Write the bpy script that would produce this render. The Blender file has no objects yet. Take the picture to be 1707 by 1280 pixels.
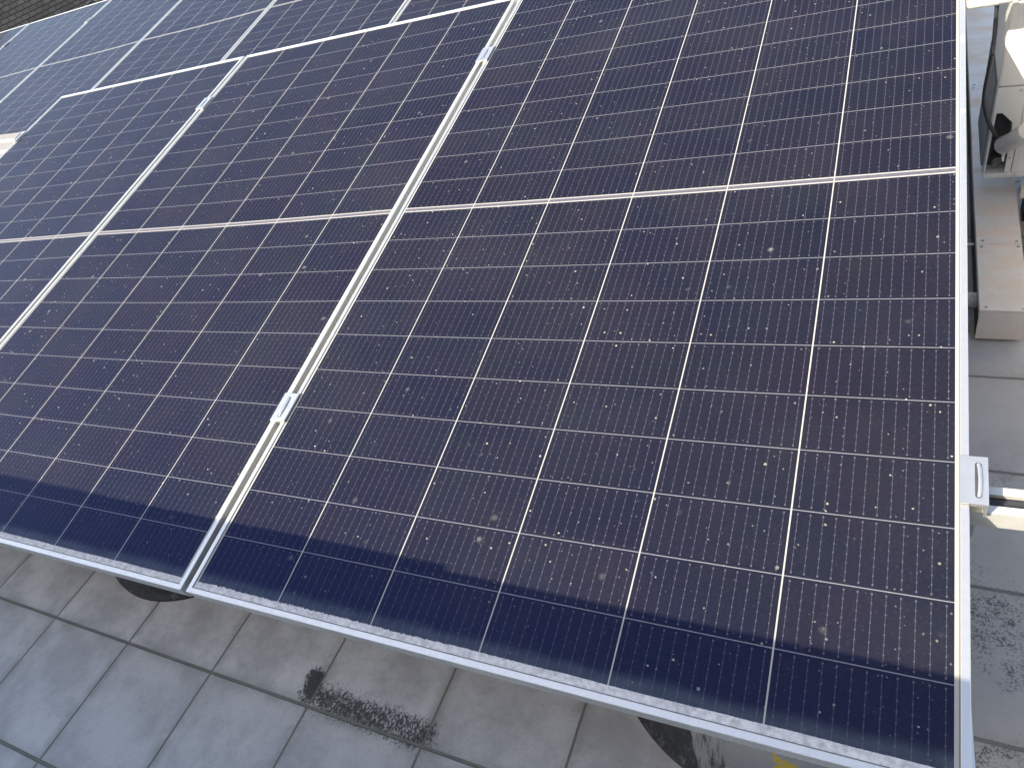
import bpy, bmesh, math, random
from mathutils import Vector, Matrix
random.seed(4)
S = bpy.context.scene
COL = S.collection

# ------------------------------------------------------------------ camera, sky, sun, exposure
cam = bpy.data.cameras.new('camera')
cam.sensor_width = 36.0
cam.lens = 25.747
cam.clip_start = 0.05
cam.clip_end = 500
co = bpy.data.objects.new('camera', cam)
COL.objects.link(co)
RT, DN, FW = (.893624, .367167, -.258118), (.077889, -.693250, -.716476), (-.442007, .620155, -.648103)
CAMZ = 1.4447
co.matrix_world = Matrix(((RT[0], -DN[0], -FW[0], 0), (RT[1], -DN[1], -FW[1], 0), (RT[2], -DN[2], -FW[2], CAMZ), (0, 0, 0, 1)))
S.camera = co

SUN = Vector((.70, 1.10, -1.0)).normalized()          # the way the light travels
elev = math.asin(-SUN.z)
w = bpy.data.worlds.new('World')
S.world = w
w.use_nodes = True
nt = w.node_tree
bg = nt.nodes['Background']
sky = nt.nodes.new('ShaderNodeTexSky')
sky.sky_type = 'NISHITA'
sky.sun_disc = False
sky.sun_elevation = elev
sky.sun_rotation = math.atan2(-SUN.x, -SUN.y)
sky.altitude = 50
sky.dust_density = 3.5
sky.air_density = 1.0
nt.links.new(sky.outputs[0], bg.inputs[0])
bg.inputs[1].default_value = .15
sl = bpy.data.lights.new('sun', 'SUN')
sl.energy = 4.8
sl.angle = math.radians(.3)
sl.color = (1.0, .925, .81)
so = bpy.data.objects.new('sun', sl)
so.rotation_euler = SUN.to_track_quat('-Z', 'Y').to_euler()
so.location = (-6, -9, 9)
COL.objects.link(so)
S.view_settings.view_transform = 'Standard'
S.view_settings.look = 'None'
S.view_settings.gamma = 1
S.view_settings.exposure = 1.55

# ------------------------------------------------------------------ helpers: node expressions
class NT:
    def __init__(s, name):
        s.m = bpy.data.materials.new(name)
        s.m.use_nodes = True
        s.t = s.m.node_tree
        s.b = s.t.nodes['Principled BSDF']
    def n(s, t, **k):
        x = s.t.nodes.new(t)
        for a, v in k.items():
            setattr(x, a, v)
        return x
    def put(s, sock, v):
        if isinstance(v, bpy.types.NodeSocket):
            s.t.links.new(v, sock)
        elif isinstance(v, (tuple, list)) and len(v) == 3 and sock.type == 'RGBA':
            sock.default_value = (*v, 1)
        else:
            sock.default_value = v
    def ma(s, op, a, b=0., c=0., clamp=False):
        x = s.n('ShaderNodeMath', operation=op, use_clamp=clamp)
        for i, v in enumerate((a, b, c)):
            s.put(x.inputs[i], v)
        return x.outputs[0]
    def add(s, a, b): return s.ma('ADD', a, b)
    def sub(s, a, b): return s.ma('SUBTRACT', a, b)
    def mul(s, a, b): return s.ma('MULTIPLY', a, b)
    def lt(s, a, b): return s.ma('LESS_THAN', a, b)
    def gt(s, a, b): return s.ma('GREATER_THAN', a, b)
    def ab(s, a): return s.ma('ABSOLUTE', a)
    def mx(s, a, b): return s.ma('MAXIMUM', a, b)
    def rnd(s, a): return s.ma('ROUND', a)
    def near(s, a, p):                       # distance of a to the nearest multiple of p
        return s.ab(s.sub(a, s.mul(s.rnd(s.mul(a, 1. / p)), p)))
    def ss(s, a, lo, hi):                    # smooth 0..1 from lo to hi
        x = s.n('ShaderNodeMapRange', interpolation_type='SMOOTHSTEP')
        s.put(x.inputs[0], a); s.put(x.inputs[1], lo); s.put(x.inputs[2], hi)
        return x.outputs[0]
    def mix(s, f, a, b):
        x = s.n('ShaderNodeMix', data_type='RGBA')
        s.put(x.inputs[0], f); s.put(x.inputs[6], a); s.put(x.inputs[7], b)
        return x.outputs[2]
    def obj(s):
        return s.n('ShaderNodeTexCoord').outputs['Object']
    def geo(s):
        return s.n('ShaderNodeNewGeometry').outputs['Position']
    def sep(s, v):
        x = s.n('ShaderNodeSeparateXYZ'); s.put(x.inputs[0], v); return x.outputs
    def com(s, a, b, c=0.):
        x = s.n('ShaderNodeCombineXYZ')
        for i, v in enumerate((a, b, c)): s.put(x.inputs[i], v)
        return x.outputs[0]
    def vm(s, op, a, b):
        x = s.n('ShaderNodeVectorMath', operation=op); s.put(x.inputs[0], a); s.put(x.inputs[1], b); return x.outputs[0]
    def noise(s, v, sc, det=3., rough=.55, col=False):
        x = s.n('ShaderNodeTexNoise'); s.put(x.inputs['Vector'], v)
        x.inputs['Scale'].default_value = sc; x.inputs['Detail'].default_value = det; x.inputs['Roughness'].default_value = rough
        return x.outputs['Color' if col else 'Fac']
    def white(s, v):
        x = s.n('ShaderNodeTexWhiteNoise', noise_dimensions='3D'); s.put(x.inputs['Vector'], v); return x.outputs
    def voro(s, v, sc):
        x = s.n('ShaderNodeTexVoronoi'); s.put(x.inputs['Vector'], v); x.inputs['Scale'].default_value = sc; return x.outputs
    def bump(s, hgt, dist, st=1.):
        x = s.n('ShaderNodeBump'); s.put(x.inputs['Height'], hgt)
        x.inputs['Distance'].default_value = dist; x.inputs['Strength'].default_value = st
        s.t.links.new(x.outputs[0], s.b.inputs['Normal'])
    def set(s, **k):
        for a, v in k.items():
            s.put(s.b.inputs[{'col': 'Base Color', 'rough': 'Roughness', 'metal': 'Metallic', 'spec': 'Specular IOR Level', 'ior': 'IOR'}[a]], v)
        return s.m

def plain(name, col, rough=.5, metal=0., var=.12, sc=25., bump=0., dirt=None):
    t = NT(name)
    p = t.obj()
    n = t.noise(p, sc, 4.)
    c = t.mix(n, tuple(x * (1 - var) for x in col), tuple(min(1, x * (1 + var)) for x in col))
    if dirt:
        d = t.ss(t.noise(p, sc * .35, 5., .65), .5, .72)
        c = t.mix(t.mul(d, .7), c, dirt)
    t.set(col=c, rough=t.add(rough - .06, t.mul(n, .12)), metal=metal)
    if bump:
        t.bump(t.noise(p, sc * 4, 4.), bump)
    return t.m

# ------------------------------------------------------------------ helpers: meshes
class MB:
    def __init__(s): s.v = []; s.f = []
    def box(s, a, b, bev=0.):
        x0, y0, z0 = a; x1, y1, z1 = b
        if bev <= 0:
            n = len(s.v)
            s.v += [(x0, y0, z0), (x1, y0, z0), (x1, y1, z0), (x0, y1, z0), (x0, y0, z1), (x1, y0, z1), (x1, y1, z1), (x0, y1, z1)]
            s.f += [tuple(n + i for i in q) for q in ((3, 2, 1, 0), (4, 5, 6, 7), (0, 1, 5, 4), (1, 2, 6, 5), (2, 3, 7, 6), (3, 0, 4, 7))]
            return s
        bm = bmesh.new()
        bmesh.ops.create_cube(bm, size=1)
        for q in bm.verts:
            q.co = Vector(((x0 + x1) / 2 + q.co.x * (x1 - x0), (y0 + y1) / 2 + q.co.y * (y1 - y0), (z0 + z1) / 2 + q.co.z * (z1 - z0)))
        bmesh.ops.bevel(bm, geom=bm.edges[:], offset=bev, segments=2, affect='EDGES', profile=.6)
        s.bm(bm); return s
    def bm(s, bm):
        n = len(s.v); bm.verts.index_update()
        s.v += [tuple(q.co) for q in bm.verts]
        s.f += [tuple(n + q.index for q in fc.verts) for fc in bm.faces]
        bm.free()
    def prism(s, pts, d):                    # planar polygon pushed along the vector d
        n = len(s.v); k = len(pts); d = Vector(d)
        s.v += [tuple(p) for p in pts] + [tuple(Vector(p) + d) for p in pts]
        s.f += [tuple(range(n, n + k)), tuple(range(n + 2 * k - 1, n + k - 1, -1))]
        s.f += [(n + (i + 1) % k, n + i, n + k + i, n + k + (i + 1) % k) for i in range(k)]
        return s
    def tube(s, pts, r, seg=12, cap=True, ridges=None):
        pts = [Vector(p) for p in pts]
        n = len(s.v); up = Vector((.13, .21, .97))
        for i, p in enumerate(pts):
            t = (pts[min(i + 1, len(pts) - 1)] - pts[max(i - 1, 0)]).normalized()
            a = t.cross(up).normalized(); b = t.cross(a).normalized()
            rr = r[i] if isinstance(r, (list, tuple)) else r
            for j in range(seg):
                q = 2 * math.pi * j / seg
                s.v.append(tuple(p + rr * (a * math.cos(q) + b * math.sin(q))))
        for i in range(len(pts) - 1):
            for j in range(seg):
                k = (j + 1) % seg
                s.f.append((n + i * seg + j, n + i * seg + k, n + (i + 1) * seg + k, n + (i + 1) * seg + j))
        if cap:
            s.f.append(tuple(n + j for j in range(seg))[::-1])
            s.f.append(tuple(n + (len(pts) - 1) * seg + j for j in range(seg)))
        return s
    def lathe(s, prof, seg=64, c=(0, 0)):
        n = len(s.v)
        for r, z in prof:
            for j in range(seg):
                q = 2 * math.pi * j / seg
                s.v.append((c[0] + r * math.cos(q), c[1] + r * math.sin(q), z))
        for i in range(len(prof) - 1):
            for j in range(seg):
                k = (j + 1) % seg
                s.f.append((n + i * seg + j, n + i * seg + k, n + (i + 1) * seg + k, n + (i + 1) * seg + j))
        s.f.append(tuple(n + (len(prof) - 1) * seg + j for j in range(seg)))
        return s
    def mesh(s, name, mat, smooth=False):
        me = bpy.data.meshes.new(name)
        me.from_pydata(s.v, [], s.f)
        bm = bmesh.new(); bm.from_mesh(me)
        bmesh.ops.recalc_face_normals(bm, faces=bm.faces); bm.to_mesh(me); bm.free()
        if smooth:
            for p in me.polygons: p.use_smooth = True
            me.set_sharp_from_angle(angle=math.radians(40))
        me.materials.append(mat)
        return me
    def build(s, name, mat, parent=None, smooth=False):
        o = bpy.data.objects.new(name, s.mesh(name, mat, smooth))
        COL.objects.link(o)
        if parent: o.parent = parent
        return o

def tag(o, label=None, cat=None, group=None, kind=None):
    for k, v in (('label', label), ('category', cat), ('group', group), ('kind', kind)):
        if v: o[k] = v
    return o

def thing(name, label, cat, mat=None, group=None):
    o = bpy.data.objects.new(name, None)
    o.empty_display_size = .1
    COL.objects.link(o)
    if mat is not None: o.matrix_world = mat
    return tag(o, label, cat, group)

def catmull(P, k=6):
    P = [Vector(p) for p in P]; out = []
    for i in range(len(P) - 1):
        a, b, c, d = P[max(i - 1, 0)], P[i], P[i + 1], P[min(i + 2, len(P) - 1)]
        for j in range(k):
            t = j / k
            out.append(.5 * ((2 * b) + (c - a) * t + (2 * a - 5 * b + 4 * c - d) * t * t + (3 * b - a - 3 * c + d) * t ** 3))
    return out + [P[-1]]

# panel plane basis (columns) in the world
AU, AV, AW = Vector((.999338, .004520, .036101)), Vector((-.010546, .985641, .168527)), Vector((-.034821, -.168796, .985036))
CP = .2125          # cell column pitch
HALF_L = 1.086
def plane(o):
    return Matrix(((AU.x, AV.x, AW.x, o[0]), (AU.y, AV.y, AW.y, o[1]), (AU.z, AV.z, AW.z, o[2]), (0, 0, 0, 1)))
def at(o, u, v, wv=0.):
    return Vector(o) + AU * u + AV * v + AW * wv
NEAR = Vector((-.52955, 1.44512, .59954))
FAR = Vector((-3.84165, 4.21052, .48696))
THIRD = at(FAR, -4.55, 2.7416, -.462)
PITCH = 1.3215

# ------------------------------------------------------------------ materials
def mat_laminate():
    t = NT('solar_laminate')
    P = t.obj()
    X, Y, _ = t.sep(P)
    oi = t.n('ShaderNodeObjectInfo').outputs['Random']
    Q = t.vm('ADD', P, t.com(t.mul(oi, 37.), t.mul(oi, 91.), 0.))
    dcol = t.near(X, CP)
    mu = t.gt(t.ab(X), 3 * CP - .00125)
    coll = t.mx(t.lt(dcol, .00115), mu)
    A = t.ab(Y)
    mid = t.lt(A, .0085)
    midw = t.mul(mid, t.gt(A, .0052))
    T = t.sub(A, .008)
    ridx = t.rnd(t.mul(T, 1 / .106))
    rowl = t.mul(t.lt(t.near(T, .106), .00072), t.gt(ridx, .5))
    mv = t.gt(T, 1.0605)
    whitel = t.mx(t.mx(coll, midw), mv)
    # bus bars with solder dots
    cf = t.mul(t.ma('FRACT', t.mul(X, 1 / CP)), CP)
    db = t.near(t.sub(cf, .010), .0175)
    tt = t.mul(t.ma('FRACT', t.mul(T, 1 / .106)), .106)
    inn = t.mul(t.gt(tt, .006), t.lt(tt, .100))
    bus = t.mul(t.lt(db, .00040), inn)
    dots = t.mul(t.mul(t.lt(t.near(t.sub(tt, .0063), .01335), .0010), t.lt(db, .0009)), inn)
    ends = t.mul(t.lt(t.ab(t.sub(t.ab(t.sub(tt, .053)), .0465)), .0014), t.lt(db, .0011))
    metal = t.mx(t.mx(bus, t.mx(dots, ends)), t.mul(mid, t.sub(1., midw)))
    # cell silicon, every half cell with its own slight tint
    ci = t.com(t.ma('FLOOR', t.mul(X, 1 / CP)), t.ma('FLOOR', t.mul(Y, 1 / .106)), t.mul(oi, 50.))
    wn = t.white(ci)[0]
    c = t.mix(wn, (.0006, .0018, .0075), (.0012, .0017, .0065))
    c = t.mix(t.mul(t.ss(t.noise(Q, 9., 2.), .45, .75), .55), c, (.0036, .0018, .0065))
    c = t.mix(t.mul(t.ss(t.noise(t.vm('ADD', Q, (5, 3, 0)), 7., 2.), .5, .8), .5), c, (.0012, .0036, .0050))
    c = t.mix(rowl, c, (.13, .13, .135))
    c = t.mix(metal, c, (.068, .064, .076))
    c = t.mix(t.mul(bus, .62), c, (.012, .012, .018))
    c = t.mix(whitel, c, (.25, .245, .22))
    # dust film
    fine = t.noise(Q, 260., 2., .6)
    blot = t.noise(Q, 3.2, 4., .6)
    d = t.add(.0125, t.add(t.mul(t.ss(blot, .35, .75), .006), t.mul(t.ss(fine, .52, .8), .014)))
    lower = t.ss(t.mul(Y, -1.), -.2, 1.05)
    d = t.add(d, t.mul(lower, .001))
    # mud film settled along the bottom edge
    wob = t.noise(t.com(t.mul(X, 9.), t.mul(oi, 9.), 0.), 1., 3.)
    film = t.ss(t.sub(t.mul(Y, -1.), t.mul(wob, .02)), 1.024, 1.046)
    hue = t.ss(t.noise(t.vm('ADD', Q, (2, 6, 0)), 5., 3., .6), .34, .66)
    d = t.mul(d, t.add(.90, t.mul(t.sep(t.white(t.vm('ADD', ci, (.3, .7, .1)))[1])[1], .20)))
    c = t.mix(d, c, t.mix(hue, (.555, .555, .39), (.605, .535, .40)))
    c = t.mix(t.mul(film, t.add(.03, t.mul(t.noise(Q, 30., 3.), .10))), c, (.34, .42, .40))
    # specks: pollen, droppings, grit
    def specks(sc, rmax, thr, off, st=(1, 1, 1)):
        v = t.vm('MULTIPLY', t.vm('ADD', Q, off), st)
        o = t.voro(v, sc)
        rn = t.sep(o['Color'])
        r = t.mul(t.ma('POWER', t.mul(t.mx(t.sub(rn[0], thr), 0.), 1 / (1 - thr)), 1.7), rmax * sc)
        wv = t.mul(t.noise(Q, 420., 2.), .9)
        return t.mul(t.lt(t.mul(o['Distance'], t.add(.55, wv)), r), t.add(.45, t.mul(rn[1], .55)))
    smo = t.voro(t.vm('ADD', Q, (4, 4, 0)), 13.)
    smr = t.sep(smo['Color'])
    sm = t.mul(t.sub(1., t.ss(t.mul(smo['Distance'], t.add(.6, t.mul(t.noise(Q, 160., 4., .7), .9))), .02, .115)), t.mul(t.gt(smr[0], .62), t.mul(smr[1], .22)))
    c = t.mix(sm, c, (.40, .39, .34))
    clus = t.add(.35, t.mul(t.ss(t.noise(Q, 2.4, 2.), .35, .65), .65))
    sp = t.mx(specks(26., .0028, .25, (3, 7, 0)), specks(62., .0020, .0, (9, 1, 0)))
    sp = t.mx(sp, specks(15., .0026, .6, (1, 4, 0), (1.0, .45, 1)))
    sp = t.mx(sp, t.mul(specks(105., .0011, .15, (2, 8, 0)), .6))
    sp = t.mul(sp, clus)
    c = t.mix(sp, c, (.31, .295, .225))
    # white crust above the lower frame lip, ragged upper edge
    lf = t.sub(1., t.ss(X, -.35, .25))
    rag = t.add(t.mul(t.mul(t.noise(t.com(t.mul(X, 1.), t.mul(Y, .4), t.mul(oi, 30.)), 190., 4., .8), t.add(.12, lf)), .011), t.mul(t.noise(t.com(t.mul(X, 5.), oi, 0.), 1., 3.), .008))
    crust = t.gt(t.sub(t.mul(Y, -1.), t.add(rag, t.mul(t.sub(1., lf), .006))), 1.0508)
    cn = t.noise(Q, 140., 4., .7)
    crust = t.mul(crust, t.ss(t.add(cn, t.ss(t.mul(Y, -1.), 1.058, 1.068)), .36, .5))
    cc = t.mix(t.ss(t.noise(Q, 90., 5., .75), .3, .7), (.30, .30, .285), (.56, .54, .53))
    c = t.mix(t.mul(crust, .92), c, cc)
    # sealant joint and the lip's shadow gap, painted together as one dark line
    ex = t.mx(t.gt(X, .6535 - .0124), t.lt(X, -.6525 + .0124))
    seal_shade = t.mx(ex, t.gt(A, 1.086 - .0124))
    c = t.mix(t.mul(seal_shade, .9), c, (.12, .11, .095))
    rough = t.add(.16, t.add(t.mul(d, 1.2), t.mul(t.mx(crust, sp), .5)))
    t.set(col=c, rough=t.ma('MINIMUM', rough, .85), metal=0.)
    t.b.inputs['IOR'].default_value = 1.085
    t.put(t.b.inputs['Specular Tint'], (.5, .72, 1.))
    # the anti-reflection nitride on the cells mirrors blue only
    g = t.n('ShaderNodeBsdfGlossy'); t.put(g.inputs['Color'], (.02, .16, .95)); g.inputs['Roughness'].default_value = .16
    mxs = t.n('ShaderNodeMixShader')
    t.put(mxs.inputs[0], t.mul(t.sub(1., t.mx(t.mx(whitel, crust), sp)), .026))
    t.t.links.new(t.b.outputs[0], mxs.inputs[1]); t.t.links.new(g.outputs[0], mxs.inputs[2])
    t.t.links.new(mxs.outputs[0], t.t.nodes['Material Output'].inputs['Surface'])
    return t.m

def mat_frame():
    t = NT('anodised_aluminium')
    P = t.obj()
    X, Y, Z = t.sep(P)
    br = t.noise(t.vm('MULTIPLY', P, (90, 90, 400)), 1., 3.)
    c = t.mix(br, (.55, .54, .505), (.63, .615, .575))
    oi = t.n('ShaderNodeObjectInfo').outputs['Random']
    Q = t.vm('ADD', P, t.com(t.mul(oi, 37.), 0., 0.))
    low = t.gt(t.mul(Y, -1.), 1.074)
    gr = t.mul(low, t.ss(t.noise(Q, 170., 4., .7), .46, .62))
    gr = t.mul(gr, t.ss(t.noise(Q, 3., 2.), .25, .55))
    c = t.mix(t.mul(gr, .8), c, (.52, .52, .53))
    st = t.mul(t.ss(t.noise(Q, 13., 5., .7), .58, .74), .5)
    c = t.mix(st, c, (.55, .52, .46))
    t.set(col=c, rough=t.add(.30, t.mul(t.mx(gr, st), .4)), metal=t.sub(.78, t.mul(t.mx(gr, st), .6)))
    return t.m

def mat_tiles():
    t = NT('roof_tiles')
    P = t.geo()
    X, Y, _ = t.sep(P)
    gx, gy = t.sub(X, -1.965 + 30), t.sub(Y, .3454 + 30)
    wob = t.mul(t.sub(t.noise(P, 22., 3.), .5), .0018)
    dx = t.add(t.near(gx, .3), wob)
    dy = t.add(t.near(gy, .3), wob)
    jx = t.sub(1., t.ss(dx, .0016, .0030))
    jy = t.sub(1., t.ss(dy, .0024, .0044))
    j = t.mx(jx, jy)
    ti = t.com(t.ma('FLOOR', t.mul(gx, 1 / .3)), t.ma('FLOOR', t.mul(gy, 1 / .3)), 0.)
    tr = t.white(ti)
    c = t.mix(tr[0], (.445, .422, .385), (.540, .514, .470))
    off = t.vm('ADD', P, t.vm('MULTIPLY', tr[1], (9, 9, 9)))
    c = t.mix(t.mul(t.ss(t.noise(off, 7., 6., .66), .36, .64), .8), c, (.295, .280, .258))
    c = t.mix(t.mul(t.ss(t.noise(off, 260., 5., .8), .48, .68), .5), c, (.25, .24, .22))
    br = t.noise(t.vm('MULTIPLY', off, (34, 22, 1)), 1., 6., .75)
    c = t.mix(t.mul(t.ss(br, .45, .75), .22), c, (.52, .455, .44))
    c = t.mix(t.mul(t.ss(t.noise(off, 60., 4., .7), .55, .75), .28), c, (.18, .18, .17))
    # grime collected along the edges of each tile
    edge = t.sub(1., t.ss(t.ma('MINIMUM', dx, dy), .003, .030))
    c = t.mix(t.mul(edge, t.mul(t.ss(t.noise(P, 11., 5., .65), .3, .7), .6)), c, (.19, .185, .145))
    pit = t.lt(t.voro(P, 26.)['Distance'], t.mul(t.ss(t.noise(P, 5., 2.), .5, .9), .10))
    c = t.mix(t.mul(pit, .8), c, (.035, .034, .032))
    # black lichen: a patch along one joint in front, speckle right of the panels
    def seg(ax, ay, bx, by):
        L2 = (bx - ax) ** 2 + (by - ay) ** 2
        h = t.ma('MULTIPLY', t.add(t.mul(t.sub(X, ax), bx - ax), t.mul(t.sub(Y, ay), by - ay)), 1 / L2, clamp=True)
        ex = t.sub(t.sub(X, ax), t.mul(h, bx - ax)); ey = t.sub(t.sub(Y, ay), t.mul(h, by - ay))
        return t.ma('SQRT', t.add(t.mul(ex, ex), t.mul(ey, ey)))
    m1 = t.sub(1., t.ss(seg(-1.075, .372, -.775, .366), .004, .080))
    m2 = t.sub(1., t.ss(seg(-1.075, .375, -1.085, .405), .004, .055))
    m = t.mx(t.mul(m1, .86), t.mul(m2, 1.08))
    m = t.mul(m, t.add(.72, t.mul(t.noise(P, 26., 3.), .5)))
    ln = t.noise(t.vm('MULTIPLY', t.vm('ADD', P, t.vm('MULTIPLY', t.noise(P, 60., 3., .6, True), (.016, .016, 0))), (170, 100, 1)), 1., 6., .85)
    lich = t.mul(t.ss(t.add(ln, t.mul(m, .37)), .72, .80), t.ss(m, .02, .25))
    c = t.mix(t.mul(lich, .95), c, (.018, .018, .018))
    rb = t.ss(X, -.1, .12)
    c = t.mix(t.mul(rb, t.add(.45, t.mul(t.noise(P, 6., 4.), .45))), c, (.345, .295, .235))
    rt = t.mul(rb, t.sub(1., t.ss(t.add(Y, t.mul(t.noise(P, 5., 3.), .5)), 1.15, 1.75)))
    clump = t.ss(t.noise(t.vm('ADD', P, (0, .35, 0)), 4.5, 3.), .36, .60)
    sp = t.mul(t.ss(t.add(t.add(t.mul(t.noise(P, 190., 6., .88), .68), t.mul(t.noise(P, 40., 5., .8), .32)), t.mul(clump, .10)), .595, .64), t.mul(rt, clump))
    c = t.mix(t.mul(sp, .9), c, (.03, .029, .027))
    jc = t.mix(t.noise(P, 17., 3.), (.100, .096, .078), (.210, .196, .158))
    jc = t.mix(t.mul(t.ss(t.noise(P, 3.2, 3.), .5, .72), .6), jc, (.150, .150, .085))
    c = t.mix(j, c, jc)
    t.set(col=c, rough=t.add(.52, t.mul(j, .3)))
    hgt = t.add(t.mul(t.sub(1., j), 1.), t.add(t.mul(t.noise(off, 45., 5.), .10), t.mul(tr[0], .05)))
    t.bump(hgt, .0035, .9)
    return t.m

def mat_mosaic():
    t = NT('mosaic_tile_wall')
    P = t.obj()
    X, Y, Z = t.sep(P)
    b = t.n('ShaderNodeTexBrick', offset=.5)
    t.put(b.inputs['Vector'], t.com(Y, Z, 0.))
    b.inputs['Scale'].default_value = 1.
    b.inputs['Brick Width'].default_value = .105
    b.inputs['Row Height'].default_value = .0497
    b.inputs['Mortar Size'].default_value = .0042
    b.inputs['Mortar Smooth'].default_value = .15
    b.inputs['Bias'].default_value = 0.
    b.inputs['Color1'].default_value = (.20, .145, .10, 1)
    b.inputs['Color2'].default_value = (.30, .225, .16, 1)
    b.inputs['Mortar'].default_value = (.045, .040, .036, 1)
    c = t.mix(t.mul(t.noise(P, 30., 4.), .35), b.outputs['Color'], (.12, .11, .10))
    t.set(col=c, rough=.9, spec=.15)
    t.bump(t.sub(1., b.outputs['Fac']), .004)
    return t.m

def mat_footing():
    t = NT('stained_concrete')
    P = t.obj()
    X, Y, Z = t.sep(P)
    oi = t.n('ShaderNodeObjectInfo').outputs['Random']
    ang = t.ma('ARCTAN2', Y, X)
    c = t.mix(t.noise(P, 18., 5., .65), (.20, .195, .185), (.34, .33, .31))
    streak = t.noise(t.com(t.mul(ang, 14.), t.mul(Z, 5.), 0.), 1., 5., .7)
    prop = t.n('ShaderNodeAttribute', attribute_type='OBJECT', attribute_name='soot').outputs['Fac']
    side = t.sub(prop, t.mul(X, 2.2))
    k = t.ss(t.add(streak, side), .52, .66)
    c = t.mix(t.mul(k, t.add(.80, t.mul(t.noise(P, 70., 5., .8), .25))), c, t.mix(t.ss(t.noise(t.vm('MULTIPLY', P, (60, 60, 25)), 1., 5., .8), .5, .7), (.012, .012, .011), (.105, .100, .092)))
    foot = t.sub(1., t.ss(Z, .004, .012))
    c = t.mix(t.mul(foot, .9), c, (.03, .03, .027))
    yel = t.n('ShaderNodeAttribute', attribute_type='OBJECT', attribute_name='paint').outputs['Fac']
    wob = t.mul(t.sub(t.noise(P, 38., 4., .7), .5), .06)
    YX0 = .006
    inside = t.mul(t.gt(t.add(X, t.mul(wob, .4)), .040), t.mul(t.lt(t.add(X, wob), .110), t.mul(t.lt(t.add(t.add(Z, wob), t.mul(X, .9)), .20), t.lt(Y, 0.))))
    inside = t.mul(inside, t.lt(t.noise(P, 42., 6., .8), .53))
    c = t.mix(t.mul(inside, yel), c, (.50, .33, .03))
    t.set(col=c, rough=.85)
    t.bump(t.noise(P, 90., 5., .7), .004)
    return t.m

def mat_galv():
    t = NT('galvanised_sheet')
    P = t.obj()
    X, Y, Z = t.sep(P)
    sp = t.voro(t.vm('MULTIPLY', P, (1, .8, 1)), 60.)['Color']
    c = t.mix(t.mul(t.sep(sp)[0], .35), (.56, .50, .42), (.46, .42, .36))
    du = t.ss(t.noise(t.vm('MULTIPLY', P, (7, 14, 1)), 1., 4., .6), .35, .7)
    c = t.mix(t.mul(du, .8), c, (.58, .42, .29))
    wr = t.ss(t.noise(t.vm('MULTIPLY', P, (12, 60, 1)), 1., 5., .7), .55, .72)
    c = t.mix(t.mul(wr, .4), c, (.58, .52, .46))
    t.set(col=c, rough=t.add(.42, t.mul(du, .25)), metal=.15)
    t.bump(t.noise(t.vm('MULTIPLY', P, (9, 5, 5)), 1., 2.), .004)
    return t.m

def mat_painted():
    t = NT('cream_painted_steel')
    P = t.obj()
    c = t.mix(t.noise(P, 9., 4.), (.38, .37, .335), (.43, .415, .37))
    st = t.ss(t.noise(t.vm('MULTIPLY', P, (45, 45, 5)), 1., 4., .6), .5, .74)
    c = t.mix(t.mul(st, .45), c, (.30, .29, .28))
    t.set(col=c, rough=.42)
    return t.m

LAM, FRM, TIL, MOS, FOO, GAL, PNT = mat_laminate(), mat_frame(), mat_tiles(), mat_mosaic(), mat_footing(), mat_galv(), mat_painted()
CLAMP = plain('mill_aluminium', (.60, .585, .545), .32, .84, .06, 60.)
RAILM = plain('zinc_rail', (.52, .51, .45), .38, .45, .12, 40., dirt=(.45, .40, .32))
STEEL = plain('dull_steel', (.34, .34, .33), .5, .5, .2, 40., dirt=(.16, .15, .14))
PLASTER = plain('wall_plaster', (.70, .68, .64), .85, 0., .08, 4., bump=.002)
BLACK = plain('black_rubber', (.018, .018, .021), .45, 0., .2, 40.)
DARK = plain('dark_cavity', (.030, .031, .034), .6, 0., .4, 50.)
GREYPVC = plain('grey_lagging', (.36, .36, .34), .6, 0., .15, 50., bump=.002)
CREAM = plain('sunlit_grey_lagging', (.70, .66, .56), .55, 0., .08, 20.)
WHITEP = plain('white_plastic', (.72, .72, .70), .4, 0., .05, 20.)
FIN = plain('coil_fins', (.22, .22, .23), .5, .3, .15, 60.)
SCREW = plain('screw_steel', (.45, .45, .44), .35, .8, .2, 200.)
BRASS = plain('valve_brass', (.05, .05, .05), .4, .3, .2, 60.)

# ------------------------------------------------------------------ setting
def ground():
    b = MB()
    n = 24
    for i in range(n + 1):
        for k in range(n + 1):
            b.v.append((-40 + 80 * i / n, -40 + 80 * k / n, 0))
    for i in range(n):
        for k in range(n):
            a = i * (n + 1) + k
            b.f.append((a, a + n + 1, a + n + 2, a + 1))
    tag(b.build('ground', TIL), kind='structure')
ground()

# tiled boundary wall of the neighbouring roof, far left
bw = thing('wall', 'low brown mosaic-tiled wall beyond the farthest panels', 'wall', Matrix.Translation((-9.45, 5, 0)))
MB().box((-.15, -8, 0), (.15, 9, .74)).build('masonry', MOS, bw)
MB().box((-.18, -8.02, .74), (.18, 9.02, .78), .01).build('coping', PLASTER, bw)

# parapet on the near side of the roof; the sun comes over it and it shades the floor and the lower panel edge
YW, ZW = -.386, 1.259                       # front top edge
pw = thing('parapet_wall', 'plastered roof parapet whose shadow lies over the tiles and lower panel edges', 'wall',
           Matrix.Translation((-1.15, YW, 0)) @ Matrix.Rotation(math.radians(-1.72), 4, 'Y'))
MB().box((-9, -.20, -.35), (7, -.02, ZW - .05)).build('masonry', PLASTER, pw)
cp = MB(); xx = -9.
rnd = random.Random(3)
while xx < 7:
    ln = .36 + .25 * rnd.random()
    hh = .012 * (rnd.random() - .5)
    cp.box((xx, -.23, ZW - .05), (min(xx + ln, 7) - .004, .0, ZW + hh), .003)
    xx += ln
cp.build('coping', PLASTER, pw)

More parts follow.
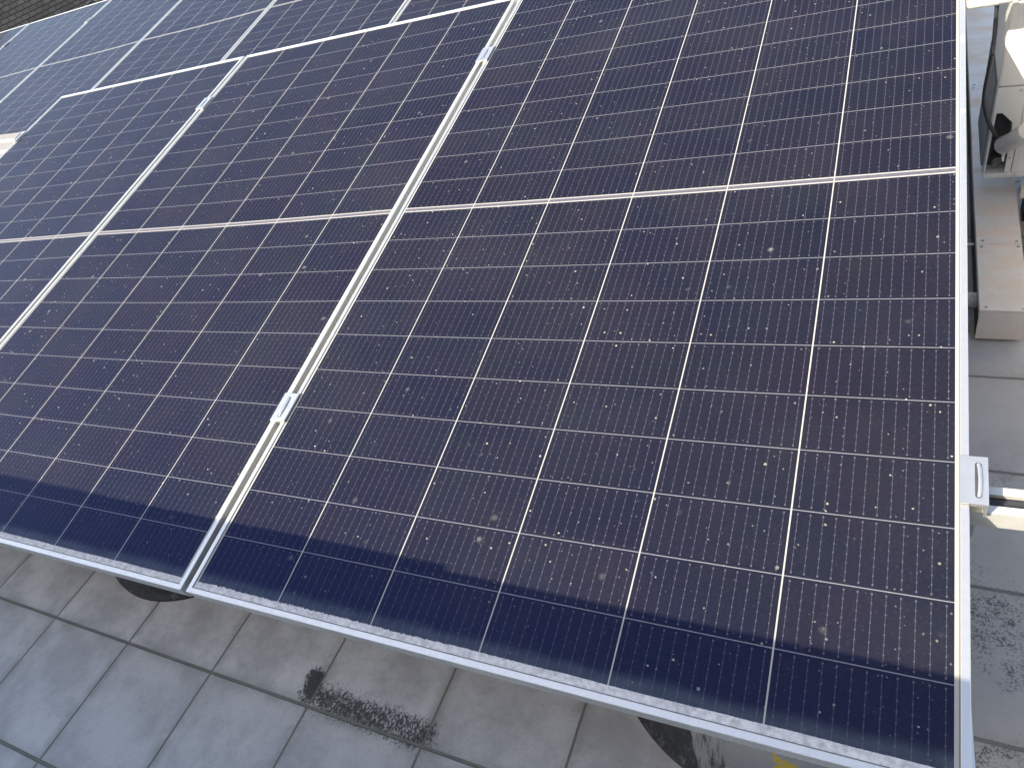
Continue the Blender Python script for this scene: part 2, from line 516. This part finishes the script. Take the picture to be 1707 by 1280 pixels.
# ------------------------------------------------------------------ solar panels
U0, U1 = -.6525, .6535                       # outer sides of the frame
def laminate_mesh():
    b = MB(); nu, nv = 18, 30
    for i in range(nu + 1):
        for k in range(nv + 1):
            u = U0 + .004 + (U1 - U0 - .008) * i / nu
            v = -HALF_L + .004 + (2 * HALF_L - .008) * k / nv
            sag = .0045 * math.sin(math.pi * i / nu) * math.sin(math.pi * k / nv)
            b.v.append((u, v, -.0022 - sag))
    for i in range(nu):
        for k in range(nv):
            a = i * (nv + 1) + k
            b.f.append((a, a + nv + 1, a + nv + 2, a + 1))
    me = b.mesh('laminate', LAM, True)
    return me
def frame_mesh():
    # section (inset from the outer side, height) swept round the rectangle with mitred corners
    sec = [(0, -.0335), (0, -.0008), (.0008, 0), (.0100, 0), (.0106, -.0006), (.0106, -.0030), (.0022, -.0030), (.0022, -.0320), (.026, -.0320), (.026, -.0335)]
    b = MB(); n = len(sec)
    cs = [(U0, -HALF_L, 1, 1), (U1, -HALF_L, -1, 1), (U1, HALF_L, -1, -1), (U0, HALF_L, 1, -1)]
    for x, y, sx, sy in cs:
        for d, z in sec:
            b.v.append((x + sx * d, y + sy * d, z))
    for c in range(4):
        e = (c + 1) % 4
        for i in range(n):
            k = (i + 1) % n
            b.f.append((c * n + i, e * n + i, e * n + k, c * n + k))
    return b.mesh('frame', FRM)
LME, FME = laminate_mesh(), frame_mesh()
def part(name, me, parent, loc=None):
    o = bpy.data.objects.new(name, me); COL.objects.link(o); o.parent = parent
    if loc: o.location = loc
    return o
def panel(o, label, group):
    r = thing('solar_panel', label, 'solar panel', plane(o), group)
    part('laminate', LME, r); part('frame', FME, r)
    return r
GN, GF = 'solar panels of the front row', 'solar panels of the second row'
pA = panel(NEAR, 'biggest nearest solar panel, its right edge beside the metal duct, lower edge in shade', GN)
panel(at(NEAR, -PITCH, 0), 'middle solar panel of the front row, left of the biggest one', GN)
panel(at(NEAR, -2 * PITCH, 0), 'left end solar panel of the front row, with its top left corner in view', GN)
FL = ['second-row solar panel of which only a small corner shows, nearest the biggest panel',
      'second-row solar panel above the top edge of the middle front panel',
      'second-row solar panel above the top edge of the left front panel, right of its corner',
      'second-row solar panel directly behind the top left corner of the front row',
      'pale second-row solar panel with a clamp high on its right edge, under the brown wall',
      'leftmost but one second-row solar panel, below the brown wall, cut by the photo edge']
fo = {}
for i, lb in zip((-2, -1, 0, 1, 2, 3), FL):
    panel(at(FAR, -PITCH * (i + .5), 0), lb, GF)
panel(THIRD, 'solar panel of a third row, barely peeping out right of the brown wall', 'solar panels of the third row')

# ------------------------------------------------------------------ racks under the rows
def strut(b, u0, u1, vc, top, hv=.0215, hw=.041):
    # C channel, slot upwards
    th = .0025; lip = .0125
    b.box((u0, vc - hv, top - hw), (u1, vc + hv, top - hw + th))
    b.box((u0, vc - hv, top - hw + th), (u1, vc - hv + th, top - th))
    b.box((u0, vc + hv - th, top - hw + th), (u1, vc + hv, top - th))
    b.box((u0, vc - hv, top - th), (u1, vc - hv + lip, top))
    b.box((u0, vc + hv - lip, top - th), (u1, vc + hv, top))
    b.box((u0, vc - hv + lip - th, top - .009), (u1, vc - hv + lip, top - th))
    b.box((u0, vc + hv - lip, top - .009), (u1, vc + hv - lip + th, top - th))
def rack(o, u0, u1, posts, label, base_front=0.):
    r = thing('mounting_rack', label, 'panel rack', plane(o), 'racks carrying the panels')
    inv = r.matrix_world.inverted()
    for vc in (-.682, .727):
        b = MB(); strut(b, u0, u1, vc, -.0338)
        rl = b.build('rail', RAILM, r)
        MB().box((u0 + .001, vc - .0095, -.0338 - .037), (u1 - .001, vc + .0095, -.0338 - .011)).build('slot_shade', BLACK, rl)  # black filler that paints the shade inside the channel slot
    for u in posts:
        for vc in (-.682, .727):
            top = at(o, u, vc, -.0752)
            zb = base_front if vc < 0 else 0.
            m = MB()
            # angle section, vertical in the world
            pts = [(-.02, -.02), (.02, -.02), (.02, -.016), (-.016, -.016), (-.016, .02), (-.02, .02)]
            ring = [inv @ Vector((top.x + x, top.y + y, zb)) for x, y in pts]
            m.prism([tuple(q) for q in ring], tuple((inv.to_3x3() @ Vector((0, 0, top.z - zb + .004)))))
            post = m.build('post', STEEL, r)
            f = MB()
            c = inv @ Vector((top.x, top.y, zb))
            f.tube([tuple(c), tuple(inv @ Vector((top.x, top.y, zb + .006)))], .045, 20)
            f.build('base_plate', STEEL, post)
    return r
FTOP = .200
rk = rack(NEAR, -3.34, 1.15, (-2.80, -1.205, .39, 1.05), 'slotted zinc rail rack under the front row, its rail ends lit beside the right clamp', FTOP)
rack(FAR, -5.4, 2.2, (-5.2, -3.0, -1.0, 1.0, 2.1), 'zinc rail rack hidden under the second row of panels')
rack(THIRD, -.72, .72, (-.5, .5), 'zinc rail rack under the third row panel')
# brace and foot seen below the right clamp
inv = rk.matrix_world.inverted()
def W(p): return tuple(inv @ Vector(p))
MB().tube([W((.1665, .902, .34)), W((.166, .895, .235))], .007, 8).build('brace', STEEL, rk)

# ------------------------------------------------------------------ clamps
def clamp_parts(r, wide, end):
    hl = .0385
    if end:
        b = MB()
        x0, x1 = -.0115, .0225
        pl = [(x0, 0, .0012), (x1, 0, .0012), (x1, 0, -.030), (x1 - .004, 0, -.030), (x1 - .004, 0, -.0030), (.0012, 0, -.0030), (.0012, 0, .0001), (x0, 0, .0001)]
        pl = [(x, -hl, z + .0035 if z > -.001 else z) for x, y, z in pl]
        b.prism(pl, (0, 2 * hl, 0))
        b.build('plate', CLAMP, r)
        sx = .0105
    else:
        x0, x1 = -wide / 2, wide / 2
        b = MB()
        b.box((x0, -hl, .0003), (x1, hl, .0045), .0012)
        b.box((-.0045, -hl, -.028), (-.0025, hl, .0003)); b.box((.0025, -hl, -.028), (.0045, hl, .0003))
        b.build('plate', CLAMP, r)
        sx = 0.
    # long slot with the bolt bar standing in it
    s = MB(); top = .0048
    pts = []
    for i in range(17):
        a = math.pi * i / 16
        pts.append((sx + .0042 * math.cos(a), .0245 + .0042 * math.sin(a), top - .0006))
    for i in range(17):
        a = math.pi + math.pi * i / 16
        pts.append((sx + .0042 * math.cos(a), -.0245 + .0042 * math.sin(a), top - .0006))
    s.prism(pts, (0, 0, .0008)); s.build('slot', DARK, r)
    h = MB()
    h.tube([(sx + .0006, -.0265, top - .001), (sx + .0016, -.018, top + .0012), (sx + .0022, 0, top + .0016), (sx + .0016, .018, top + .0012), (sx + .0004, .0265, top - .001)], .0026, 10)
    h.build('bolt_bar', CLAMP, r, True)
def clamp(o, u, v, label, end=False, flip=False, proto={}):
    m = plane(at(o, u, v, 0))
    if flip: m = m @ Matrix.Rotation(math.pi, 4, 'Z')
    r = thing('panel_clamp', label, 'clamp', m, 'clamps holding the panel edges')
    key = end
    if key in proto:
        for ch in proto[key].children:
            c = ch.copy(); COL.objects.link(c); c.parent = r
    else:
        clamp_parts(r, .042, end); proto[key] = r
    return r
GAPC = (U0 + U1 - PITCH) / 2 - .0012
clamp(NEAR, GAPC, -.651, 'aluminium clamp low on the joint between the two nearest panels')
clamp(NEAR, GAPC, .727, 'aluminium clamp high on the joint between the two nearest panels, near the top')
clamp(NEAR, GAPC - PITCH, .747, 'small aluminium clamp on the joint left of the middle front panel')
clamp(NEAR, U0 - 2 * PITCH, .757, 'end clamp on the far left edge of the front row, beside sunlit floor', True, True)
clamp(NEAR, U1, -.674, 'bright end clamp with a long slot on the right edge of the nearest panel', True)
clamp(FAR, -2.645, .700, 'tiny clamp with a dark shadow on the second row, nearest to the brown wall corner')
clamp(FAR, -3.947, .702, 'tiny clamp on the second row at the left photo edge')

# pale ribbed sheet closing the front of the second row, seen at the far left
def ribbed():
    b = MB(); pr = []
    A0, A1 = Vector((0, 2.50, .10)), Vector((0, 3.10, .285))
    n = 42
    for i in range(n + 1):
        p = A0.lerp(A1, i / n)
        h = .016 if i % 7 in (2, 3) else 0.
        pr.append((p.y - .3 * h, p.z + h))
    for x in (-9.2, -4.1):
        b.v += [(x, y, z) for y, z in pr]
    b.f = [(i, i + 1, n + 2 + i, n + 1 + i) for i in range(n)]
    return b
sh = ribbed().build('wind_deflector', plain('pale_sheet', (.150, .140, .128), .5, .1, .12, 12., dirt=(.20, .18, .16)))
tag(sh, 'pale ribbed sheet in the sun at the left photo edge, below the second row', 'metal sheet')
tag(MB().tube(catmull([(.150, 1.86, .029), (.152, 2.2, .029), (.148, 2.7, .029), (.15, 3.3, .029)], 5), .0285, 14).build('insulated_or_added_pipe', BLACK, None, True),  # black tube put in only to darken the gap beside the duct
    'black tube added on the floor to darken the gap under the panel edge', 'pipe')
tag(MB().box((.128, 2.56, 0), (.134, 4.2, .66), .001).build('board', WHITEP), 'narrow white board on edge behind the top right corner of the biggest panel, added to shade the duct', 'board')  # board stands for a pale strip; its length is added to shade the duct
et = MB(); et.prism([(.6500, -.925, -.0362), (.6500, -1.080, -.0362), (.6625, -1.080, -.0362), (.6540, -.925, -.0362)], (0, 0, .002))
et.build('edge_trim', WHITEP, pA)

# ------------------------------------------------------------------ concrete footings
def footing(x, y, soot, paint, label):
    r = thing('concrete_footing', label, 'footing', Matrix.Translation((x, y, 0)), 'round concrete footings under the panels')
    o = MB().lathe([(.318, 0), (.318, .010), (.306, .016), (.296, .10), (.282, .185), (.268, .199), (.255, .2003), (.02, .2003)], 72).build('pedestal', FOO, r, True)
    o['soot'] = soot; o['paint'] = paint
    return r
footing(-1.725, .778, .9, 0., 'round blackened concrete footing under the joint of the two nearest panels')
footing(-.14, .752, -.07, 1., 'round grey concrete footing with yellow paint and black streaks under the biggest panel')

# ------------------------------------------------------------------ metal duct
dk = thing('metal_duct', 'galvanised sheet metal duct running along the floor right of the biggest panel', 'duct', Matrix.Translation((.2705, 1.678, 0)))
b = MB()
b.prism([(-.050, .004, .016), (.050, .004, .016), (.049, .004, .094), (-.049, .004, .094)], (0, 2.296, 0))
b.build('trough', plain('shaded_duct_side', (.055, .055, .055), .6, .2, .3, 20.), dk)  # deep shade on the duct's sides is put into this near-black colour
b = MB(); b.prism([(-.0505, -.004, .012), (.0505, -.004, .012), (.0505, .0, .0943), (-.0505, .0, .0943)], (0, .0035, 0))
b.build('end_cap', GAL, dk)
for y0, y1, zt in ((0., .2842, .1000), (.2852, 1.25, .1004), (1.251, 2.3, .1)):
    l = MB()
    l.box((-.0515, y0, .0945), (.0515, y1, zt), .0012)
    l.box((-.0515, y0 + .002, .080), (-.0503, y1 - .002, .0945)); l.box((.0503, y0 + .002, .080), (.0515, y1 - .002, .0945))
    lid = l.build('lid', GAL, dk)
    for sx, sy in ((-.037, y0 + .014), (.040, y0 + .010), (-.040, y1 - .012), (.043, y1 - .012)):
        MB().tube([(sx, sy, zt - .001), (sx, sy, zt + .0014)], .0042, 14).tube([(sx, sy, zt + .0012), (sx, sy, zt + .0030)], .0028, 6).build('screw', SCREW, lid)

# conduits between panel and duct
tag(MB().tube(catmull([(-.35, 1.80, .021), (-.1, 1.785, .030), (.05, 1.778, .052), (.2212, 1.777, .052)], 5), .0215, 20).build('conduit', GREYPVC, None, True),
    'short grey pipe entering the side of the metal duct from under the panel', 'pipe')
tag(MB().tube([(-.25, 2.033, .004), (.0, 2.033, .02), (.09, 2.033, .05), (.2205, 2.033, .05)], .0042, 10).build('tube', WHITEP, None, True),
    'thin white tube between panel and metal duct', 'tube')
pts, rr = [], []
for i in range(121):
    y = 1.70 + .52 * i / 120
    pts.append((.196 + .006 * math.sin(y * 9), y, .0115)); rr.append(.0085 + (.0022 if i % 4 < 2 else 0))
tag(MB().tube(pts, rr, 12).build('corrugated_hose', BLACK), 'black corrugated hose lying in the dark gap beside the metal duct', 'hose')

# ------------------------------------------------------------------ air conditioner outdoor unit
AX, AY = .223, 2.135
ac = thing('air_conditioner', 'cream outdoor air conditioner unit cut by the photo edge, standing over the metal duct', 'air conditioner', Matrix.Translation((AX, AY, .12)))
def Z(z): return z - .12
def acp(x, z, y=0.): return (x - AX, y, Z(z))
b = MB()
b.box(acp(.226, .203, .046), acp(1.02, .79, .31))
b.build('casing', PNT, ac)
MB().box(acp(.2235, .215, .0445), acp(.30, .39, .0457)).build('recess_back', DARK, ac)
# front side plate around the service opening
f = MB()
f.prism([acp(.2300, .3862), acp(.2428, .3863), acp(.2694, .3578), acp(.2718, .2950), acp(.2716, .2140), acp(.2860, .2140), acp(.2870, .4555), acp(.2240, .4555), acp(.2240, .2140), acp(.2268, .2140)], (0, .044, 0))
f.build('service_plate', PNT, ac)
f = MB(); f.box(acp(.2872, .2140, -.0015), acp(1.02, .4555, .044), .002); f.build('front_plate', PNT, ac)
f = MB(); f.box(acp(.2222, .4570, -.0028), acp(1.022, .795, .312), .006); f.build('cover', PNT, ac)
f = MB(); f.box(acp(.2222, .2000, -.003), acp(1.022, .2137, .312), .003); f.build('base_tray', PNT, ac)
g = MB()
for i in range(22):
    y = .052 + i * .0115
    g.box(acp(.2180, .214, y), acp(.2258, .4560, y + .0045))
g.box(acp(.2185, .214, .044), acp(.2258, .4560, .0505)); g.box(acp(.2175, .300, .045), acp(.2182, .303, .305)); g.box(acp(.2175, .375, .045), acp(.2182, .378, .305))
g.build('coil_grille', FIN, ac)
for x, z in ((.2786, .2547), (.2788, .2075), (.2745, .4440), (.30, .2075), (.2786, .34)):
    s = MB(); y0 = -.0016 if z > .214 else -.0045
    s.tube([acp(x, z, .004), acp(x, z, y0)], .0038, 14).tube([acp(x, z, y0), acp(x, z, y0 - .0015)], .0022, 6)
    s.build('screw', SCREW, ac)
v = MB()
v.tube([acp(.252, .300, .044), acp(.254, .300, .008)], .014, 16).tube([acp(.252, .300, .018), acp(.262, .318, .0)], .010, 12)
v.build('service_valve', BRASS, ac)
v = MB()
v.tube([acp(.250, .245, .044), acp(.251, .245, .006)], .012, 16).tube([acp(.251, .245, .012), acp(.241, .232, .006)], .007, 12)
v.build('service_valve', BRASS, ac)
MB().box(acp(.2610, .240, .012), acp(.2690, .277, .040), .002).build('terminal_block', WHITEP, ac)

# stand under the unit
sd = thing('stand', 'pale steel rails carrying the air conditioner right of the metal duct', 'stand', Matrix.Translation((.6, 2.2, 0)))
for y, nm in ((2.062, 'rail'), (2.255, 'rail')):
    MB().box((-.266, y - 2.2 - .020, .070), (.52, y - 2.2 + .020, .112), .003).build('rail', CREAM, sd)
for x in (-.22, .44):
    for y in (2.062, 2.255):
        MB().box((x - .03, y - 2.2 - .035, 0), (x + .03, y - 2.2 + .035, .0698), .006).build('rubber_foot', BLACK, sd)
for x in (-.16, .36):
    MB().box((x - .02, -.09, .112), (x + .02, .09, .1999), .004).build('riser', CREAM, sd)

# refrigerant pipe and cable
ip = thing('insulated_or_added_pipe', 'grey wrapped refrigerant pipe sticking out of the air conditioner opening', 'pipe', Matrix.Translation((.26, 2.12, .12)))
def L(p, o=(.26, 2.12, .12)): return tuple(Vector(p) - Vector(o))
P0 = catmull([L(q) for q in ((.2585, 2.128, .300), (.272, 2.100, .325), (.300, 2.065, .372), (.345, 2.03, .43), (.46, 1.99, .49), (.62, 1.98, .47), (.72, 1.98, .30), (.74, 1.98, .02))], 7)
MB().tube(P0[:14], [.0225 if i else .024 for i in range(14)], 20).build('lagging', GREYPVC, ip, True)
MB().tube(P0[13:], .0215, 20).build('lit_lagging', CREAM, ip, True)  # same grey pipe continued; its sunlit end is painted cream
tag(MB().tube(catmull([(.206, 2.40, .66), (.198, 2.20, .625), (.1955, 2.108, .575), (.1940, 2.100, .530), (.1921, 2.100, .470), (.1962, 2.100, .430), (.2123, 2.104, .380), (.2337, 2.112, .340), (.246, 2.150, .315)], 7), .0052, 12).build('cable', BLACK, None, True),
    'thick black cable hanging in front of the air conditioner and into its opening', 'cable')

# pipe across the top right corner
tp = thing('pipe', 'thick cream pipe crossing above the air conditioner at the top right', 'pipe', Matrix.Translation((.95, 2.03, 0)))
MB().tube([(-.829, .0, .719), (-.70, .0, .726), (.35, .01, .765)], .0215, 28).build('tube', CREAM, tp, True)
MB().tube([(-.793, .0, .7210), (-.7665, 0, .7224)], .0224, 28).build('collar', CREAM, tp, True)
MB().tube([(-.735, -.018, .709), (-.735, -.026, .705)], .006, 12).build('screw', SCREW, tp)
MB().tube([(.20, 0, 0), (.20, 0, .742)], .018, 16).build('post', STEEL, tp, True)
